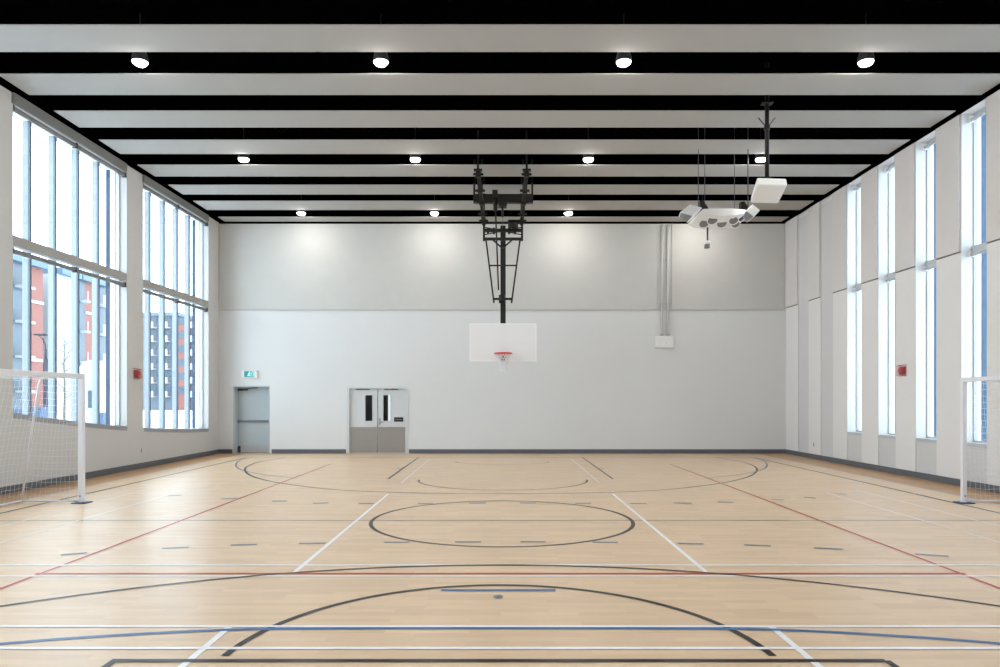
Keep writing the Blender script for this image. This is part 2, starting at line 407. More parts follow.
def shade(x, a, b, z, where, lvl, side=1, r=.045):
    root = empty('roller_shade', (x, a, z))
    tag(root, 'grey roller shade tube at the %s of the %s' % (lvl, where), 'roller shade', 'rolled-up shades on the windows')
    L_ = b-a
    MB().tube([(0,.06,0),(0,L_/2-.02,0)], r, 12).tube([(0,L_/2+.02,0),(0,L_-.06,0)], r, 12).build('shade_roll', M['shade'], root)
    for y in (.03, L_/2, L_-.03):
        MB().box(-.05, .05, y-.018, y+.018, -.055, .055).build('bracket', M['dark'], root)
    return root
for i, (a, b) in enumerate(LW):
    if i < 2: continue
    shade(XL-.06, a, b, 4.455, pl[i], 'mid-height casing'); shade(XL-.05, a, b, 7.08, pl[i], 'head')
    hb = MB(); hb.box(XL+.001, XL+.05, a-.04, b-.08, 7.14, 7.33); o = hb.build('shade_fascia', M['shade'])
    tag(o, 'long grey fascia box above the %s' % pl[i], 'fascia', 'shade fascias above the left windows')

# ---------------------------------------------------------------- right wall: narrow windows, blind niches, acoustic panels
P0 = 13.79; PW = .74; PP = 1.51
RW = []                                                # (near, far, is_window)
k = 4
for k in range(-10, 5):
    far = P0+PP*k; RW.append((far-PW, far, k <= 3))
# k = 0 is the window cut by the frame; k = 4 and 5 are blind
RW = [(P0+PP*k-PW, P0+PP*k, k <= 3) for k in range(-11, 6)]
RW = [(a, b, w_) for a, b, w_ in RW if a > YN+.3 and b < D]
RT = .55; SZ = .87
w = MB(); e = [YN]+[v for a, b, _ in RW for v in (a, b)]+[D]
for i in range(0, len(e), 2): w.box(XR, XR+RT, e[i], e[i+1], 0, DECK)
for a, b, isw in RW:
    if isw:
        w.box(XR+.03, XR+RT, a, b, 0, SZ-.02); w.box(XR+.001, XR+RT, a, b, 7.331, DECK)
    else: w.box(XR+.03, XR+RT, a, b, 0, DECK)
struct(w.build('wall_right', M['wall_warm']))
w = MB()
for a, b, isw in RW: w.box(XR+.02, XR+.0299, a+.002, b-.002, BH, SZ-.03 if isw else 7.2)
struct(w.build('trim_4', M['pale_grey']))
w = MB(); w.box(XR-.02, XR-.0005, YN, D-.02, 0.001, BH); struct(w.build('baseboard_right', M['base']))
w = MB()
for i in range(0, len(e), 2): w.box(XR-.035, XR-.001, e[i]+.01, e[i+1]-.022, 4.63, 7.32)
struct(w.build('trim_5', M['acoustic_warm']))
w = MB()                                               # dark shadow-gap channel round the acoustic panels
for i in range(0, len(e), 2): w.box(XR-.006, XR-.001, e[i]+.002, e[i+1]-.002, 4.605, 4.6299); w.box(XR-.025, XR-.001, e[i+1]-.0219, e[i+1]-.001, 4.63, 7.32)
struct(w.build('trim_8', M['gap']))
wi = len(LW)
rl = {3:'farthest narrow right window', 2:'second farthest narrow right window', 1:'third farthest narrow right window', 0:'narrow right window nearest the camera'}
for j, (a, b, isw) in enumerate(RW):
    if not isw: continue
    wi += 1
    root = struct(empty('window_%d' % wi, (XR, a, SZ)))
    def put(mb, name, m, root=root):
        o = mb.build(name, m); o.parent = root; o.matrix_parent_inverse = Matrix.Translation(-Vector(root.location)); return o
    f = MB(); f.box(XR+.001, XR+.235, b-.012, b-.0005, SZ, 7.33); f.box(XR+.001, XR+.235, a+.0005, a+.012, SZ, 7.33)
    put(f, 'reveal_lining', M['reveal'])
    f = MB(); f.box(XR+.235, XR+.29, b-.035, b-.0005, SZ, 7.33); f.box(XR+.235, XR+.29, a+.0005, a+.035, SZ, 7.33); f.box(XR+.235, XR+.29, a+.035, b-.035, 7.26, 7.33); f.box(XR+.235, XR+.29, a+.035, b-.035, SZ, SZ+.04)
    put(f, 'window_frame', M['frame'])
    f = MB(); f.box(XR+.3, XR+.385, b-.03, b-.0005, SZ, 7.33); f.box(XR+.3, XR+.385, a+.0005, a+.03, SZ, 7.33); put(f, 'white_jamb', M['fin_white'])
    f = MB(); f.box(XR+.3851, XR+.54, b-.04, b-.0005, SZ, 7.33); f.box(XR+.3851, XR+.54, a+.0005, a+.02, SZ, 7.33); put(f, 'blue_jamb', M['fin_blue'])
    g = MB(); g.box(XR+.262, XR+.268, a+.035, b-.035, SZ+.04, 7.26); put(g, 'window_pane', M['glass'])
    g = MB(); g.box(XR+.001, XR+.24, a+.013, b-.013, SZ-.02, SZ); g.box(XR+.0, XR+.03, a+.002, b-.002, SZ-.07, SZ-.021); put(g, 'window_sill', M['frame'])
    g = MB(); g.box(XR+.2, XR+.29, a+.036, b-.036, 4.60, 4.72); put(g, 'transom', M['frame'])
    kk = round((b-P0)/PP)
    if kk in rl:
        for z, lv in ((4.555,'transom'),(7.20,'head')):
            t = empty('roller_shade', (XR+.185, a+.02, z)); tag(t, 'slim pale roller shade tube at the %s of the %s' % (lv, rl[kk]), 'roller shade', 'rolled-up shades on the windows')
            MB().tube([(0,.03,0),(0,PW-.07,0)], .038, 10).build('shade_roll', M['frame'], t)
            for y in (.012, PW-.052): MB().box(-.045,.045,y-.012,y+.012,-.045,.075).build('bracket', M['whiteplastic'], t)

# ---------------------------------------------------------------- near wall and ceiling
w = MB(); w.box(XL-.5, XR+.6, YN-.2, YN, 0, DECK); struct(w.build('wall_near', M['wall']))
c = MB(); c.box(XL-.5, XR+.6, YN-.2, D+.2, DECK, DECK+.15)
for y in [x*2.24+YN+1.2 for x in range(12)]:           # black roof joists: chords and webs
    c.box(XL, XR, y-.05, y+.05, 7.62, 7.70); 
    n = 18
    for i in range(n):
        xa = XL+(XR-XL)*i/n; xb = XL+(XR-XL)*(i+1)/n
        c.beam((xa,y,7.66 if i%2 else DECK), (xb,y,DECK if i%2 else 7.66), .04)
c.box(XL, XR, D-.25, D, 7.70, DECK)
struct(c.build('ceiling', M['black']))
t = MB()                                               # black strip round the top of the walls
t.box(XL-.001, XL+.02, YN, D, 7.335, DECK); t.box(XR-.02, XR+.001, YN, D, 7.335, DECK); t.box(XL+.02, XR-.02, D-.04, D+.001, 7.30, DECK); t.box(XL+.02, XR-.02, YN-.001, YN+.04, 7.335, DECK)
struct(t.build('trim_6', M['black']))
PAN = [(25,52),(74,95),(111,127.5),(140,154),(165,176.5),(185,194.5),(201,210),(217,221.6)]
ordn = ['eighth','seventh','sixth','fifth','fourth','third','second','first']
for (ya, yb), o_ in zip(PAN, ordn):
    p = MB(); xs = [XL+.25, XL+4.9, XL+9.5, XL+14.0, XR-.2]
    p.box(xs[0], xs[-1], cd_(ya), cd_(yb), H, H+.012)
    o = p.build('ceiling_panel', M['panelw'])
    tag(o, 'long white suspended ceiling panel running across the hall, %s strip from the far wall' % o_, 'ceiling panel', 'white ceiling panel strips')
p = MB()
y = cd_(25)-1.565
while y > YN-.5: p.box(XL+.25, XR-.2, max(y, YN+.1), y+.82, H, H+.012); y -= 1.565
p_ = p.build('trim_7', M['panelw']); struct(p_)

# high bay lamps
lamp0 = empty('ceiling_lamp', (0,0,0))
LR = .115
MB().lathe([(0,.20),(.07,.20),(.10,.16),(.13,.05),(LR+.012,0),(LR+.012,-.015),(LR,-.015),(LR,.0)], 24).build('lamp_housing', M['dark'], lamp0)
MB().lathe([(LR,-.004),(LR*.92,-.03),(LR*.7,-.056),(LR*.35,-.07),(0.001,-.074)], 24).build('lamp_lens', M['lens'], lamp0)
MB().tube([(0,0,.2),(0,0,.80)], .012, 8).build('lamp_stem', M['blacksteel'], lamp0)
rows = [(11.65,'nearest visible row'),(16.35,'middle row'),(21.07,'row by the far wall')]
cols = [(-6.0,'leftmost'),(-1.99,'second from the left'),(2.05,'third from the left'),(6.08,'rightmost')]
first = True
for ry, rn in rows+[(6.95,None),(2.25,None),(-2.45,None)]:
    for cx, cn in cols:
        o = lamp0 if first else copy_tree(lamp0); first = False
        o.location = (cx, ry, 7.335)
        if rn: tag(o, 'round lit ceiling lamp, %s in the %s' % (cn, rn), 'ceiling lamp', 'round ceiling lamps')
        else: tag(o, 'round lit ceiling lamp above and behind the camera', 'ceiling lamp', 'round ceiling lamps out of view')

# ---------------------------------------------------------------- doors
d1 = struct(empty('door_1', (OP1[0], D+.3, 0)))
Wd = OP1[1]-OP1[0]; Hd = OP1[2]
f = MB(); f.box(0.001,.04,-.298,.06,0,Hd-.001); f.box(Wd-.04,Wd-.001,-.298,.06,0,Hd-.001); f.box(.04,Wd-.04,-.298,.06,Hd-.04,Hd-.001)
f.build('door_frame', M['door_blue'], d1)
lf = MB().box(.045,Wd-.045,0,.045,.01,Hd-.045).build('door_leaf', M['door_blue'], d1, .004)
pb = MB(); pb.box(.06,Wd-.06,-.055,-.02,.98,1.05).box(.05,.13,-.065,0,.965,1.065).box(Wd-.13,Wd-.05,-.065,0,.95,1.085)
pb.build('push_bar', M['bar'], lf, .006)
MB().box(.06,.36,-.06,0,Hd-.15,Hd-.09).tube([(.2,-.05,Hd-.12),(.5,-.09,Hd-.06),(.7,-.02,Hd-.05)],.01,6).build('door_closer', M['dark'], lf)
MB().box(.05,.13,-.03,0,.02,.22).build('floor_hinge', M['dark'], lf)
MB().box(.05,Wd-.05,-.004,0,.02,.25).build('kick_plate', M['frame'], lf)

d2 = struct(empty('door_2', (OP2[0], D+.06, 0)))
Wd = OP2[1]-OP2[0]; Hd = OP2[2]
f = MB(); f.box(-.03,.045,-.075,.06,0,Hd+.02); f.box(Wd-.045,Wd+.03,-.075,.06,0,Hd+.02); f.box(.045,Wd-.045,-.075,.06,Hd-.04,Hd+.02)
f.build('door_frame', M['door_paint'], d2)
def X2(px): return XF(px, D)-OP2[0]
def Z2(py): return ZF(py, D)
for side, (a, b, ga, gb) in enumerate(((.05, Wd/2-.012, X2(365), X2(372)), (Wd/2+.012, Wd-.05, X2(383), X2(390)))):
    z0, z1 = Z2(421), Z2(395.2)
    l = MB(); l.box(a,ga,0,.045,.01,Hd-.045).box(gb,b,0,.045,.01,Hd-.045).box(ga,gb,0,.045,.01,z0).box(ga,gb,0,.045,z1,Hd-.045)
    leaf = l.build('door_leaf', M['door_paint'], d2)
    v = MB(); v.box(ga-.025,ga,-.012,0,z0-.025,z1+.025).box(gb,gb+.025,-.012,0,z0-.025,z1+.025).box(ga,gb,-.012,0,z1,z1+.025).box(ga,gb,-.012,0,z0-.025,z0)
    v.build('vision_frame', M['door_paint'], leaf)
    MB().box(ga,gb,.02,.026,z0,z1).build('vision_pane', M['glass'], leaf)
    MB().box(a+.015,b-.015,-.006,0,.03,Z2(427)).build('kick_plate', M['steel'], leaf)
    MB().box(a+.2,b-.25,-.05,0,Hd-.075,Hd-.045).build('door_closer', M['dark'], leaf)
    if side == 1:
        MB().box(a+.02,a+.075,-.01,0,.9,1.12).tube([(a+.045,-.01,.99),(a+.045,-.06,.99),(a+.17,-.06,.99)],.012,8).build('door_handle', M['chrome'], leaf)
        MB().box(X2(393.8),X2(403),-.008,0,Z2(421.7),Z2(417.3)).build('door_sign', M['signblack'], leaf)
        q = MB()
        for r_ in range(1):
            x = X2(395.2); 
            while x < X2(401.2): q.box(x,x+.018,-.0095,-.0081,Z2(420),Z2(419.1)); x += .026
        q.build('sign_lettering', M['letter'], leaf)
# corridor seen through the door panes
w = MB(); y0, y1 = D+.5, D+3.2
w.box(-5.6,-5.5,y0,y1,0,2.7); w.box(-2.2,-2.1,y0,y1,0,2.7); w.box(-5.6,-2.1,y1,y1+.1,0,2.7); w.box(-5.6,-2.1,y0,y1+.1,2.7,2.8); w.box(-5.6,-2.1,y0,y1,-.1,0); w.box(-5.6,-4.85,D+.2,y0,0,2.8); w.box(-2.97,-2.1,D+.2,y0,0,2.8); w.box(-4.85,-2.97,D+.2,y0,2.2,2.8)
struct(w.build('wall_corridor', M['corridor']))
w = MB(); w.box(-4.6,-4.08,y1-.06,y1,0,2.4); o = w.build('corridor_panel', M['brown']); struct(o)  # brown wall panel added for the brown view in the right pane
w = MB(); w.box(-4.07,-3.98,y1-.08,y1,.3,2.5); o = w.build('added_glow_strip', M['strip_glow']); tag(o, 'white vertical glowing strip added behind the right door pane', 'light')  # glowing strip added to give the right pane its bright streak

# exit sign
es = empty('exit_sign', (XF(250,D), D, ZF(374.2,D)))
tag(es, 'small green and white running figure exit sign above the single door', 'exit sign')
MB().box(-.24,.24,-.07,-.001,-.12,.12).build('sign_housing', M['whiteplastic'], es, .006)
MB().box(-.16,.16,-.074,-.0701,-.095,.095).build('sign_face', M['signgreen'], es)
pm = MB(); z = -.0761
def pq(a, b, wd): 
    a = Vector((a[0],-.0755,a[1])); b = Vector((b[0],-.0755,b[1])); pm.beam(a, b, wd, .002, up=(0,1,0))
pm.tube([(.012,-.075,.063),(.012,-.077,.063)], .018, 12)
pq((.005,.04),(-.01,-.01),.034); pq((.0,.035),(.05,.015),.016); pq((.0,.035),(-.045,.01),.016); pq((-.008,-.01),(.03,-.035),.018); pq((.03,-.035),(.02,-.075),.016); pq((-.01,-.01),(-.03,-.05),.018); pq((-.03,-.05),(-.07,-.055),.014)
pm.build('running_figure', M['signwhite'], es)
fr = MB(); fr.box(.08,.09,-.0765,-.0745,-.08,.08).box(.09,.14,-.0765,-.0745,.07,.08).box(.13,.14,-.0765,-.0745,-.08,.08); fr.build('doorway_symbol', M['signwhite'], es)

# ---------------------------------------------------------------- basketball hoop with its ceiling frame
BD = 19.1
hoop = empty('basketball_hoop', (.07, BD, 7.33))
tag(hoop, 'white rectangular backboard with red rim on a black ceiling-hung folding frame', 'basketball hoop')
def hp(px, py, d=BD): return (XF(px,d)-.07, d-BD, ZF(py,d)-7.33)
zb0, zb1 = ZF(361,BD)-7.33, ZF(323.7,BD)-7.33
b_ = MB().box(-.905,.905,0,.04,zb0,zb1).build('backboard', M['board'], hoop, .012)
MB().box(-.915,-.88,-.004,.044,zb0-.008,zb1+.008).box(.88,.915,-.004,.044,zb0-.008,zb1+.008).box(-.88,.88,-.004,.044,zb0-.008,zb0+.025).box(-.88,.88,-.004,.044,zb1-.025,zb1+.008).build('backboard_edge', M['boardedge'], b_)
zr = ZF(353.3,18.6)-7.33
n = 40
ring = [(.228*math.cos(2*PI*k/n), -.40+.228*math.sin(2*PI*k/n), zr) for k in range(n+1)]
rim = MB().tube(ring, .022, 8).build('rim', M['red'], hoop)
br = MB(); br.box(-.06,.06,-.02,-.001,zr-.2,zr+.03); br.box(-.055,.055,-.18,-.02,zr-.02,zr+.0)
br.beam((-.05,-.02,zr-.17),(-.12,-.24,zr-.01),.02); br.beam((.05,-.02,zr-.17),(.12,-.24,zr-.01),.02)
br.build('rim_bracket', M['red'], rim)
sp = MB(); sp.box(-.035,-.01,-.045,-.02,zr-.19,zr-.03).box(.01,.035,-.045,-.02,zr-.19,zr-.03); sp.build('rim_spring', M['blacksteel'], rim)
nt = MB(); NR = 16; rings = [(.225,0),(.19,-.08),(.155,-.16),(.125,-.24),(.10,-.32),(.09,-.40),(.085,-.48)]
for i in range(len(rings)-1):
    for k in range(NR):
        a0 = 2*PI*(k+.5*(i%2))/NR; 
        for s_ in (-.5,.5):
            a1 = a0+2*PI*s_/NR; r0, h0 = rings[i]; r1, h1 = rings[i+1]
            nt.tube([(r0*math.cos(a0),-.40+r0*math.sin(a0),zr+h0),(r1*math.cos(a1),-.40+r1*math.sin(a1),zr+h1)], .010, 5, False)
nt.build('hoop_net', M['net'], hoop)
MB().box(-.072,.072,.05,.19,zb1-.35,ZF(225,BD)-7.33).build('mast', M['blacksteel'], hoop)
MB().box(-.3,.3,.041,.07,zb1-.5,zb1-.25).box(-.3,.3,.041,.07,zb1-.85,zb1-.7).build('board_mount', M['blacksteel'], hoop)
f = MB(); R_ = .022
L1, L2 = hp(486,240), hp(494,303); R1, R2 = hp(520,240), hp(511.5,303)
f.tube([L1,L2],R_,8); f.tube([R1,R2],R_,8)
f.beam(hp(493.5,299),hp(512,299),.06); f.beam(hp(489.5,265.5),hp(516.5,265.5),.035)
f.tube([hp(502,303),hp(502,295)], .09, 12)
f.beam(hp(493,240),hp(502,248),.04); f.beam(hp(512,240),hp(503,248),.04)
f.build('lower_brace', M['blacksteel'], hoop)
f = MB()
for py, wd in ((239,.07),(230.5,.085),(223,.05)): f.beam(hp(483,py),hp(523,py),wd)
f.beam(hp(484,241),hp(484,221),.06); f.beam(hp(522,241),hp(522,221),.06)
f.beam(hp(483,227),hp(523,235),.025); f.beam(hp(523,227),hp(483,235),.025)
for x in (488,494,509,515): f.box(hp(x,0)[0]-.03, hp(x,0)[0]+.03, -.05, .05, ZF(234,BD)-7.33, ZF(228,BD)-7.33)
f.build('pivot_frame', M['blacksteel'], hoop)
for s_, xa, xb in ((-1,478,484),(1,526.7,521.5)):
    da = 16.7
    a = hp(xa,172,da); b = hp(xb,224,BD)
    g = MB(); g.beam(a, b, .09, .09)
    for t in (.04,.33,.55,.78,.93):
        c_ = Vector(a).lerp(Vector(b), t); g.obox(c_, (.24,.05,.05), None); g.obox(c_, (.12,.1,.14), None)
    arm = g.build('support_arm', M['blacksteel'], hoop)
    hg = MB(); hg.box(a[0]-.10,a[0]+.10,a[1]-.06,a[1]+.06,a[2]+.02,a[2]+.06); hg.beam((a[0],a[1],a[2]-.05),(a[0],a[1],.80),.05)
    hg.build('hanger', M['blacksteel'], arm)
    m_ = Vector(a).lerp(Vector(b), .6); MB().beam((m_.x,m_.y,m_.z),(m_.x,m_.y,.80),.05).build('hanger', M['blacksteel'], arm)
    MB().beam((b[0],b[1],b[2]),(b[0],b[1],.80),.05).build('hanger', M['blacksteel'], arm)
f = MB(); a = hp(473.5,199,18.2); b = hp(533,199,18.2); f.beam(a,b,.16,.22); f.beam((a[0]+.02,a[1],a[2]),(a[0]+.02,a[1],.75),.05); f.beam((b[0]-.02,b[1],b[2]),(b[0]-.02,b[1],.75),.05)
f.build('cross_beam', M['blacksteel'], hoop)
f = MB(); a = hp(495,196,17.9); b = hp(498.5,290,BD-.12)
f.tube([a,b],.02,8); f.obox(Vector(a)+Vector((0,0,.05)),(.14,.2,.16),None); c_ = Vector(a).lerp(Vector(b),.15); f.tube([tuple(Vector(a)),tuple(c_)],.06,8)
f.build('folding_strut', M['blacksteel'], hoop)
f = MB(); a = hp(502.5,203,17.9); f.obox(a,(.22,.3,.2),None); f.tube([hp(502.5,206,17.9),hp(502.5,217,17.95)],.03,6); f.tube([hp(502.5,206,17.9),hp(502.5,228,BD-.02)],.006,5)
f.tube([hp(508,224,18.9),hp(518,224,18.9)],.12,12)
f.build('winch', M['blacksteel'], hoop)

# ---------------------------------------------------------------- projector, loudspeakers and microphone
def fac_R(ax, ay, az): 
    return (Matrix.Rotation(az,3,'Z')@Matrix.Rotation(ax,3,'X')@Matrix.Rotation(ay,3,'Y'))
pd = 13.4; px = XF(767,pd)
pr = empty('projector', (px, pd, H)); tag(pr, 'white box projector hung on a black pole near the right wall', 'projector')
MB().tube([(0,0,.81),(0,0,ZF(178,pd)-H)], .04, 12).build('pole', M['blacksteel'], pr)
mt = MB(); mt.obox((0,0,.05),(.2,.16,.03),None); mt.build('mounting_plate', M['blacksteel'], pr)
mt = MB()
for s_ in (-1,1): mt.beam((0,0,-.42),(s_*.16,.02,-.22),.014)
mt.tube([(0,0,-.38),(0,0,-.46)],.058,10); mt.build('pole_bracket', M['blacksteel'], pr)
zt = ZF(177,13.1)-H; zbm = ZF(185,13.1)-H
c4 = [(XF(756.5,13.1)-px, 13.1-pd), (XF(788.5,13.1)-px, 13.15-pd), (XF(778.5,14.35)-px, 14.35-pd), (XF(750.5,14.3)-px, 14.3-pd)]
bx = MB(); ins = .03
def inset(P, k):
    cx = sum(p[0] for p in P)/4; cy = sum(p[1] for p in P)/4
    return [(p[0]+(cx-p[0])*k, p[1]+(cy-p[1])*k) for p in P]
bt = [(x,y,zbm) for x,y in c4]; tp = [(x,y,zt) for x,y in inset(c4,.05)]
bx.hexa(bt+tp); body = bx.build('projector_body', M['whiteplastic'], pr, .03)
MB().tube([(0,0,zt-.01),(0,0,zt+.05)],.11,14).build('mounting_collar', M['blacksteel'], pr)
# loudspeaker cluster
cdp = 16.2
def cp(px, py, d=cdp): return Vector((XF(px,d), d, ZF(py,d)))
def speaker_box(name, label, quad_front, depthv, grille_k=.12):
    """front quad (4 points, grille side) extruded along depthv to a slightly smaller back"""
    root = empty(name, tuple(sum(quad_front, Vector())/4)); tag(root, label, 'loudspeaker', 'ceiling loudspeaker cluster')
    c = sum(quad_front, Vector())/4
    q = [p-c for p in quad_front]; bk = [p*.94+Vector(depthv) for p in q]
    MB().hexa(q+bk).build('speaker_cabinet', M['whiteplastic'], root, .015)
    nrm = (q[1]-q[0]).cross(q[2]-q[1]).normalized()
    if nrm.dot(Vector(depthv)) > 0: nrm = -nrm
    g = [p*.84+nrm*.004 for p in q]; g2 = [p*.84+nrm*.014 for p in q]
    MB().hexa(g+g2).build('speaker_grille', M['grille'], root)
    return root
def quad(P4, d, dy): return [cp(x, y, d+k) for (x, y), k in zip(P4, dy)]
lsp = speaker_box('loudspeaker', 'white angled loudspeaker at the left end of the cluster, grey grille facing down left',
    quad([(680,212),(693.6,215.6),(687.5,223.2),(678.4,217)], 15.35, (.06,-.04,.08,.16)), (.27,.22,.24))
rsp = speaker_box('loudspeaker', 'white angled loudspeaker at the right end of the cluster beside the projector',
    quad([(746,210),(754.5,216.5),(746.5,222.8),(742.5,217)], 15.35, (.06,-.04,.08,.16)), (.22,.22,.20))
for o_, x_, r_ in ((lsp,698.3,.007),(rsp,748,.012)):
    c_ = Vector(o_.location); X_ = XF(x_,c_.y+.3)-c_.x
    MB().tube([(X_,.3,.2),(X_,.3,DECK-.01-c_.z)], r_, 6).build('hanging_cable', M['dark'], o_)
MB().obox((.24,.36,.12),(.05,.35,.05),None).build('speaker_bracket', M['blacksteel'], lsp)
MB().obox((.02,.36,.06),(.05,.35,.05),None).build('speaker_bracket', M['blacksteel'], rsp)
sa = empty('loudspeaker_array', tuple(cp(720,216))); tag(sa, 'wide white loudspeaker housing with five round drivers hung on cables', 'loudspeaker', 'ceiling loudspeaker cluster')
o0 = cp(720,216)
def sp_(px, py, d): return cp(px,py,d)-o0
up = [(703,209),(712,208.5),(722,208.5),(732,208.5),(744.5,209.5)]
lo = [(692,222.5),(700,226.5),(718,227.5),(730,226.5),(750,213.5)]
lo = [(692,222.5),(699,226.5),(718,227.8),(735,226.8),(752,214)]
m = MB()
top_f = [sp_(x,y,16.0) for x,y in up]; mid = [sp_(x,y,15.85+.0) for x,y in ((699,215),(710,215.5),(721,216),(734,215.5),(751,212))]
low = [sp_(x,y,16.35) for x,y in lo]; back = [p+Vector((0,.38,.06)) for p in low]; btop = [p+Vector((0,.45,.0)) for p in top_f]
rowsv = [top_f, mid, low, back, btop, top_f]
for a, b in zip(rowsv, rowsv[1:]):
    for i in range(4): m.face([a[i], a[i+1], b[i+1], b[i]], True)
m.face([top_f[0], mid[0], low[0], back[0], btop[0]]); m.face([top_f[4], mid[4], low[4], back[4], btop[4]])
m.build('array_housing', M['whiteplastic'], sa)
for x, y, r in ((704,223.3,.12),(712.5,220,.12),(721.7,223.3,.12),(733.5,220.3,.11),(735.5,224.2,.10)):
    t = (y-215.5)/(227-215.5); d = 15.85+.5*t-.03
    c_ = sp_(x,y,d); nrm = Vector((0,-.62,-.78)).normalized()
    q = MB().tube([c_-nrm*.03, c_+nrm*.012], r, 20); q.build('driver_grille', M['grille'], sa)
    R = nrm.to_track_quat('Z','Y').to_matrix()
    q = MB(); pts = [tuple(c_+nrm*.012+R@Vector((r*math.cos(2*PI*k/20), r*math.sin(2*PI*k/20), 0))) for k in range(21)]; q.tube(pts,.012,6).build('driver_ring', M['whiteplastic'], sa)
q = MB()
for x, yb in ((704.8,205),(734.4,208)):
    p = sp_(x,yb,16.1); q.tube([tuple(p), (p.x,p.y,DECK-.01-o0.z)], .007 if x < 740 else .014, 6)
q.build('hanging_cable', M['dark'], sa)
for x, y in ((702,205.5),(743,206.5)):
    q = MB()
    p = sp_(x,y,16.15); q.hexa([p+Vector(v) for v in ((-.05,-.05,-.14),(.14,-.05,-.08),(.14,.1,-.08),(-.05,.1,-.14),(-.06,-.05,.1),(.02,-.05,.1),(.02,.1,.1),(-.06,.1,.1))])
    q.build('cluster_bracket', M['blacksteel'], sa)
mc = empty('hanging_sensor', tuple(cp(707.5,228,16.4))); tag(mc, 'small white sensor on a thin black rod below the loudspeakers', 'sensor')
MB().tube([(0,0,.03),(0,0,-(241-228)*16.4/700)], .02, 8).build('rod', M['blacksteel'], mc)
zz = -(241-228)*16.4/700
MB().box(-.05,.05,-.05,.05,zz-.07,zz).build('sensor_body', M['whiteplastic'], mc, .01)
MB().box(-.065,.04,-.06,.05,zz-.17,zz-.08).build('sensor_head', M['grille'], mc, .01)

# conduits and control box on the far wall
cb = empty('control_box', (XF(664,D), D, ZF(342,D))); tag(cb, 'small white electrical box on the far wall below two conduits', 'control box')
MB().box(-.28,.28,-.12,-.001,-.19,.19).build('box_body', M['whiteplastic'], cb, .012)
MB().box(-.22,.22,-.126,-.1201,-.13,.13).box(.0,.03,-.135,-.1261,-.06,-.03).box(-.02,.02,-.122,-.1201,-.165,-.145).build('box_cover', M['whiteplastic'], cb)
MB().tube([(.03,-.128,-.05),(.03,-.134,-.05)],.015,8).build('key_switch', M['dark'], cb)
for x, lb in ((661.5,'left one of two slim grey conduits running down to the white box'),(667.5,'right one of two slim grey conduits running down to the white box')):
    X = XF(x,D); zt_ = 7.24; zb_ = ZF(335.9,D)
    cn = empty('conduit', (X, D-.06, zb_)); tag(cn, lb, 'conduit')
    MB().tube([(0,0,.001),(0,0,zt_-zb_)], .025 if x < 665 else .035, 10).build('pipe', M['conduit'], cn)
    MB().tube([(0,0,.002),(0,0,.06)], .06, 10).build('coupling', M['frame'], cn)
    for z in (1.0, 2.4): MB().box(-.07,.07,.0,.058,z,z+.03).build('pipe_clip', M['frame'], cn)

# ---------------------------------------------------------------- fire alarms and sockets
def alarm(x, y, z, s_, label):
    r = empty('fire_alarm', (x, y, z)); r.rotation_euler = (0,0,0 if s_ > 0 else PI)
    tag(r, label, 'fire alarm')
    MB().box(.001,.05,-.09,.09,-.09,.09).build('alarm_base', M['firered'], r, .008)
    n = 20; MB().tube([(.05,0,0),(.08,0,0),(.10,0,0)], [.085,.08,.05], 20).build('alarm_bell', M['firered'], r)
    MB().box(.05,.085,-.03,.03,.05,.085).build('strobe', M['firestrobe'], r)
    g = MB()
    for t in (-.12,-.06,0,.06,.12): g.tube([(0.002,t,-.13),(.10,t*.8,-.11),(.10,t*.8,.11),(.002,t,.13)], .0035, 5)
    for t in (-.12,-.06,0,.06,.12): g.tube([(0.002,-.13,t),(.10,-.11,t*.8),(.10,.11,t*.8),(.002,.13,t)], .0035, 5)
    g.build('wire_guard', M['firered'], r)
alarm(XL, 17.17, ZF(373.8,17.17), 1, 'red fire alarm in a wire guard on the pier between the left windows')
alarm(XR, 15.75, ZF(370.5,15.75), -1, 'red fire alarm in a wire guard on a right wall pier')
def socket(x, y, z, s_, label):
    r = empty('power_socket', (x, y, z)); r.rotation_euler = (0,0,0 if s_ > 0 else PI); tag(r, label, 'socket')
    MB().box(.001,.008,-.04,.04,-.06,.06).build('cover_plate', M['whiteplastic'], r, .002)
    for z_ in (-.028,.028): MB().box(.0081,.011,-.024,.024,z_-.022,z_+.022).build('socket_face', M['socket'], r)
socket(XL, 17.43, ZF(450.5,17.43), 1, 'small power socket low on the left wall below the window pier')
socket(XR, 20.25, ZF(444.7,20.25), -1, 'small power socket low on the right wall near the far corner')

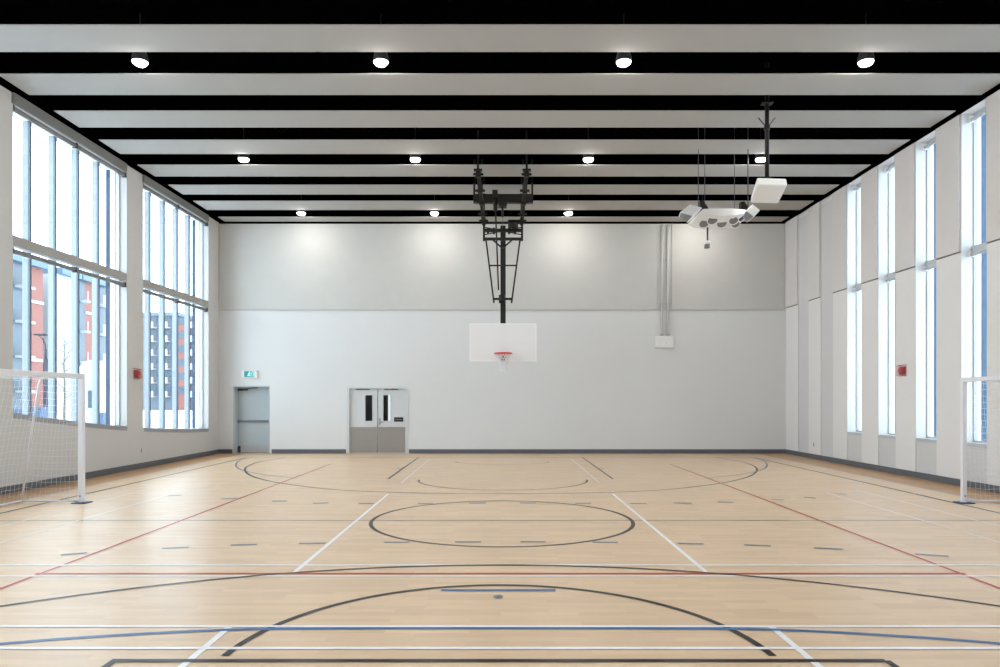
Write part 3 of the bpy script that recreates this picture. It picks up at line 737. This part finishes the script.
# ---------------------------------------------------------------- futsal goals
def goal(x, y, s_, label):
    r = empty('sports_goal', (x, y, 0)); tag(r, label, 'goal', 'portable sports goals')
    hh = 2.13 if s_ < 0 else 2.07; Wg = 3.0; T = .08 if s_ < 0 else .07
    dt, db = .68, .99                                # depth at top, at base
    for yy in (0, -Wg):
        p = MB().box(-T/2,T/2,yy-T/2,yy+T/2,.015,hh).build('goal_post', M['whitesteel'], r, .008)
        MB().box(-.11,.12,yy-.11,yy+.11,0.001,.014).build('foot_plate', M['rubberblue'], p)
        MB().tube([(0,yy-T/2-.01,.12),(0,yy+T/2+.01,.12)], .012, 6).build('bolt', M['dark'], p)
        b = s_
        MB().tube([(b*T/2,yy,.035),(b*db,yy,.035)], .017, 8).build('base_bar', M['whitesteel'], r)
        MB().tube([(b*T/2,yy,hh-.04),(b*(dt-.05),yy,hh-.05),(b*dt,yy,hh-.09),(b*(dt+.03),yy,hh-.2),(b*db,yy,.035)], .018, 10).build('rear_stanchion', M['whitesteel'], r)
    MB().box(-T/2,T/2,-Wg+T/2,-T/2,hh-T,hh).build('crossbar', M['whitesteel'], r, .008)
    MB().tube([(s_*db,-Wg,.035),(s_*db,0,.035)], .02, 8).build('rear_ground_bar', M['whitesteel'], r)
    # net: far side, near side, roof and sloping back
    g = MB(); c = .10; q = .0019
    def wire(P): g.tube(P, q, 4, False)
    def dep(z): t = z/(hh-.06); return dt+(db-dt)*(1-t)
    random.seed(3)
    for yy in (0.0, -Wg):
        nz = 19
        for i in range(nz+1):
            z = .05+(hh-.12)*i/nz; m_ = 8
            wire([(s_*(.03+(dep(z)-.03)*k/m_), yy+.015*math.sin(k*1.3+i), z-.03*math.sin(PI*k/m_)+.008*random.uniform(-1,1)) for k in range(m_+1)])
        for i in range(1, 12):
            f = i/11.5; m_ = 10
            wire([(s_*(.03+(dep(.05+(hh-.12)*k/m_)-.03)*f+.008*random.uniform(-1,1)), yy+.015*math.sin(k+i*1.3), .05+(hh-.12)*k/m_) for k in range(m_+1)])
    ny = int(Wg/c)
    for i in range(ny+1):
        y_ = -Wg*i/ny
        wire([(s_*.03,y_,hh-.03),(s_*dt,y_,hh-.1)]+[(s_*(dep(z)+.03*math.sin(z*2)), y_+.01*math.sin(z*9+i), z) for z in (1.9,1.6,1.3,1.0,.7,.4,.15,.04)])
    for i in range(20):
        z = .05+(hh-.16)*i/19
        wire([(s_*(dep(z)+.03*math.sin(z*2)), -Wg*k/15, z-.015*(k%2)) for k in range(16)])
    for i in range(1,7):
        wire([(s_*dt*i/7, -Wg*k/15, hh-.05-.02*(k%2)) for k in range(16)])
    tag(g.build('goal_net', M['net'], r), kind='stuff')
goal(-6.915, fd(503), -1, 'white goal with net in front of the left windows')
goal(7.645, fd(503), 1, 'white goal with net at the right edge beside the narrow windows')

# ---------------------------------------------------------------- outside the windows
g = MB(); g.box(-260,260,-120,300,-.6,-.35); o = g.build('ground', M['snow']); struct(o)
XB = -40.0; HB = 13.1
def yx(px): return FPX*(-XB)/(VPX-px)
bd = empty('apartment_building', (XB, yx(14), -.35)); tag(bd, 'long building of red brick, white and blue glass seen through the near left window', 'building')
Lb = bd.location.copy()
def bpart(name, m, xa, xb, y0, y1, z0, z1):
    return MB().box(xa-Lb.x, xb-Lb.x, y0-Lb.y, y1-Lb.y, z0-Lb.z, z1-Lb.z).build(name, m, bd)
secs = [(-300,-60,'brick'),(-60,-10,'glass_fac'),(-10,12,'brick'),(12,29.5,'glass_fac'),(29.5,43,'brick'),(57,77,'white_fac'),(78,85,'glass_fac'),(85,94,'brick'),(94,107,'glass_fac')]
nb = 0
for a, b, mm in secs:
    y0, y1 = yx(a), yx(b)
    p = bpart('brick_section' if mm == 'brick' else 'glass_section' if mm == 'glass_fac' else 'white_section', M[mm], XB-12, XB, y0, y1, -.35, HB)
    bpart('roof_edge', M['roofblue'], XB-12.2, XB+.5, y0, y1, HB, HB+.55)
    if mm == 'glass_fac':
        q = MB()
        for k in range(4):
            z = 2.4+2.9*k
            q.box(.01, .7, y0-Lb.y+.3, y1-Lb.y-.3, z-Lb.z-.1, z-Lb.z+.1); q.box(.6, .66, y0-Lb.y+.5, (y0+y1)/2-Lb.y, z-Lb.z+.1, z-Lb.z+1.0)
        q.build('balcony', M['white_fac'], bd)
    if mm == 'brick':
        q = MB()
        for k in range(2): q.box(.01, .08, y0-Lb.y, y1-Lb.y, 5.0+k*5-Lb.z, 5.25+k*5-Lb.z)
        q.build('white_band', M['white_fac'], bd)
# balcony block seen through the far left window
DB = 140.0
xb0, xb1 = XF(140,DB), XF(207,DB); HB2 = ZF(316,DB)
bb = empty('balcony_block', (xb0, DB, -.35)); tag(bb, 'grey and brick block with rows of balconies seen through the far left window', 'building')
def lb(px): return XF(px,DB)-xb0
z_ = .35
MB().box(0,lb(178),0,14,0,HB2+z_).build('grey_section', M['concrete'], bb)
MB().box(lb(178),lb(191),-.8,14,0,HB2+z_-.6).build('brick_section', M['brick'], bb)
MB().box(lb(191),lb(207),-.2,14,0,HB2+z_-1.5).build('grey_section', M['concrete'], bb)
MB().box(-.3,lb(178)+.3,-.5,14.2,HB2+z_,HB2+z_+.7).build('roof_edge', M['roofblue'], bb)
for k in range(6):
    z = 2.6+2.75*k
    for a, b in ((150,157),(163,171),(192,199)):
        MB().box(lb(a),lb(b),-1.6,0,z,z+.25).box(lb(a),lb(b),-1.6,-1.5,z+.25,z+1.2).build('balcony', M['white_fac'], bb)
        MB().box(lb(a),lb(b),-.15,0,z+1.25,z+2.5).build('window_strip', M['glass_fac'], bb)
    MB().box(lb(180),lb(188),-.95,-.8,z+.7,z+2.1).build('window_strip', M['glass_fac'], bb)
# street furniture
q = MB(); q.box(-60,-12,27.0,27.3,-.35,.45); o = q.build('snow_bank', M['white_fac']); tag(o, 'low white barrier wall outside beyond the left windows', 'barrier')
Ld = 45.0
sl_ = empty('street_lamp', (XF(46,Ld), Ld, -.35)); tag(sl_, 'dark blue street lamp with curved arm seen through the near left window', 'street lamp')
hL = ZF(335,Ld)+.35
MB().tube([(0,0,0),(0,0,ZF(359,Ld)+.35)], .15, 10).tube([(0,0,ZF(359,Ld)+.3),(0,0,hL-1.0)], .07, 8).build('lamp_post', M['pole'], sl_)
MB().tube([(0,0,hL-1.0),(-.05,0,hL-.6),(-.2,0,hL-.25),(-.5,0,hL-.05),(.1,0,hL)], .045, 8).build('lamp_arm', M['pole'], sl_)
MB().obox((-.35,0,hL+.02),(.75,.25,.1),None).build('lamp_head', M['pole'], sl_)
# tent with a rounded top
Td = 48.0
tn = empty('domed_shelter', (XF(92,Td), Td, -.35)); tag(tn, 'white round-topped shelter outside the near left window', 'shelter')
wv = (105-79)*Td/700/2; hv = ZF(360,Td)+.35
q = MB(); n = 16; prof = [(-wv,0),(-wv,hv-wv*.75)]+[(-wv*math.cos(PI*k/n), hv-wv*.75+wv*.75*math.sin(PI*k/n)) for k in range(1,n)]+[(wv,hv-wv*.75),(wv,0)]
for (x0,z0),(x1,z1) in zip(prof, prof[1:]): q.face([(x0,0,z0),(x1,0,z1),(x1,4,z1),(x0,4,z0)])
q.face([(x,0,z) for x,z in prof]); q.face([(x,4,z) for x,z in prof])
q.build('shelter_cover', M['white_fac'], tn)
MB().box(-.25,.25,-.05,-.001,1.5,2.7).build('shelter_window', M['glass_fac'], tn)
# bare tree
Tt = 46.0
tr = empty('bare_tree', (XF(64,Tt), Tt, -.35)); tag(tr, 'thin bare tree outside the near left window', 'tree')
q = MB(); random.seed(8)
q.tube([(0,0,0),(.05,0,2.2),(0,0,4.6),(.05,0,6.2)], [.09,.07,.045,.015], 6)
q.build('trunk', M['bark'], tr)
q = MB()
for k in range(26):
    z = 2.0+k*.16; a = random.uniform(0,2*PI); l = random.uniform(.5,1.0)
    e_ = (l*math.cos(a), l*math.sin(a), z+l*.8); q.tube([(0,0,z),(e_[0]*.5,e_[1]*.5,z+l*.3),e_], [.025,.018,.008], 4)
    q.tube([(e_[0]*.5,e_[1]*.5,z+l*.3),(e_[0]*.5+.2,e_[1]*.6,z+l*.8)], [.015,.006], 4)
q.build('branches', M['bark'], tr)
for k, (px_, hh_) in enumerate(((18,1.5),(40,1.6),(101,1.3))):
    Bd = 36.0; b = empty('recycling_bin', (XF(px_,Bd), Bd, -.35)); tag(b, ['blue bin outside at the left edge of the near left window','blue bin outside beside the dark street lamp','blue bin outside in front of the white round-topped shelter'][k], 'bin', 'blue bins outside')
    MB().hexa([(-.22,-.25,0),(.22,-.25,0),(.22,.25,0),(-.22,.25,0),(-.28,-.3,hh_),(.28,-.3,hh_),(.28,.3,hh_),(-.28,.3,hh_)]).build('bin_body', M['bluebin'], b)
    MB().box(-.3,.3,-.33,.33,hh_+.001,hh_+.1).build('bin_lid', M['bluebin'], b)
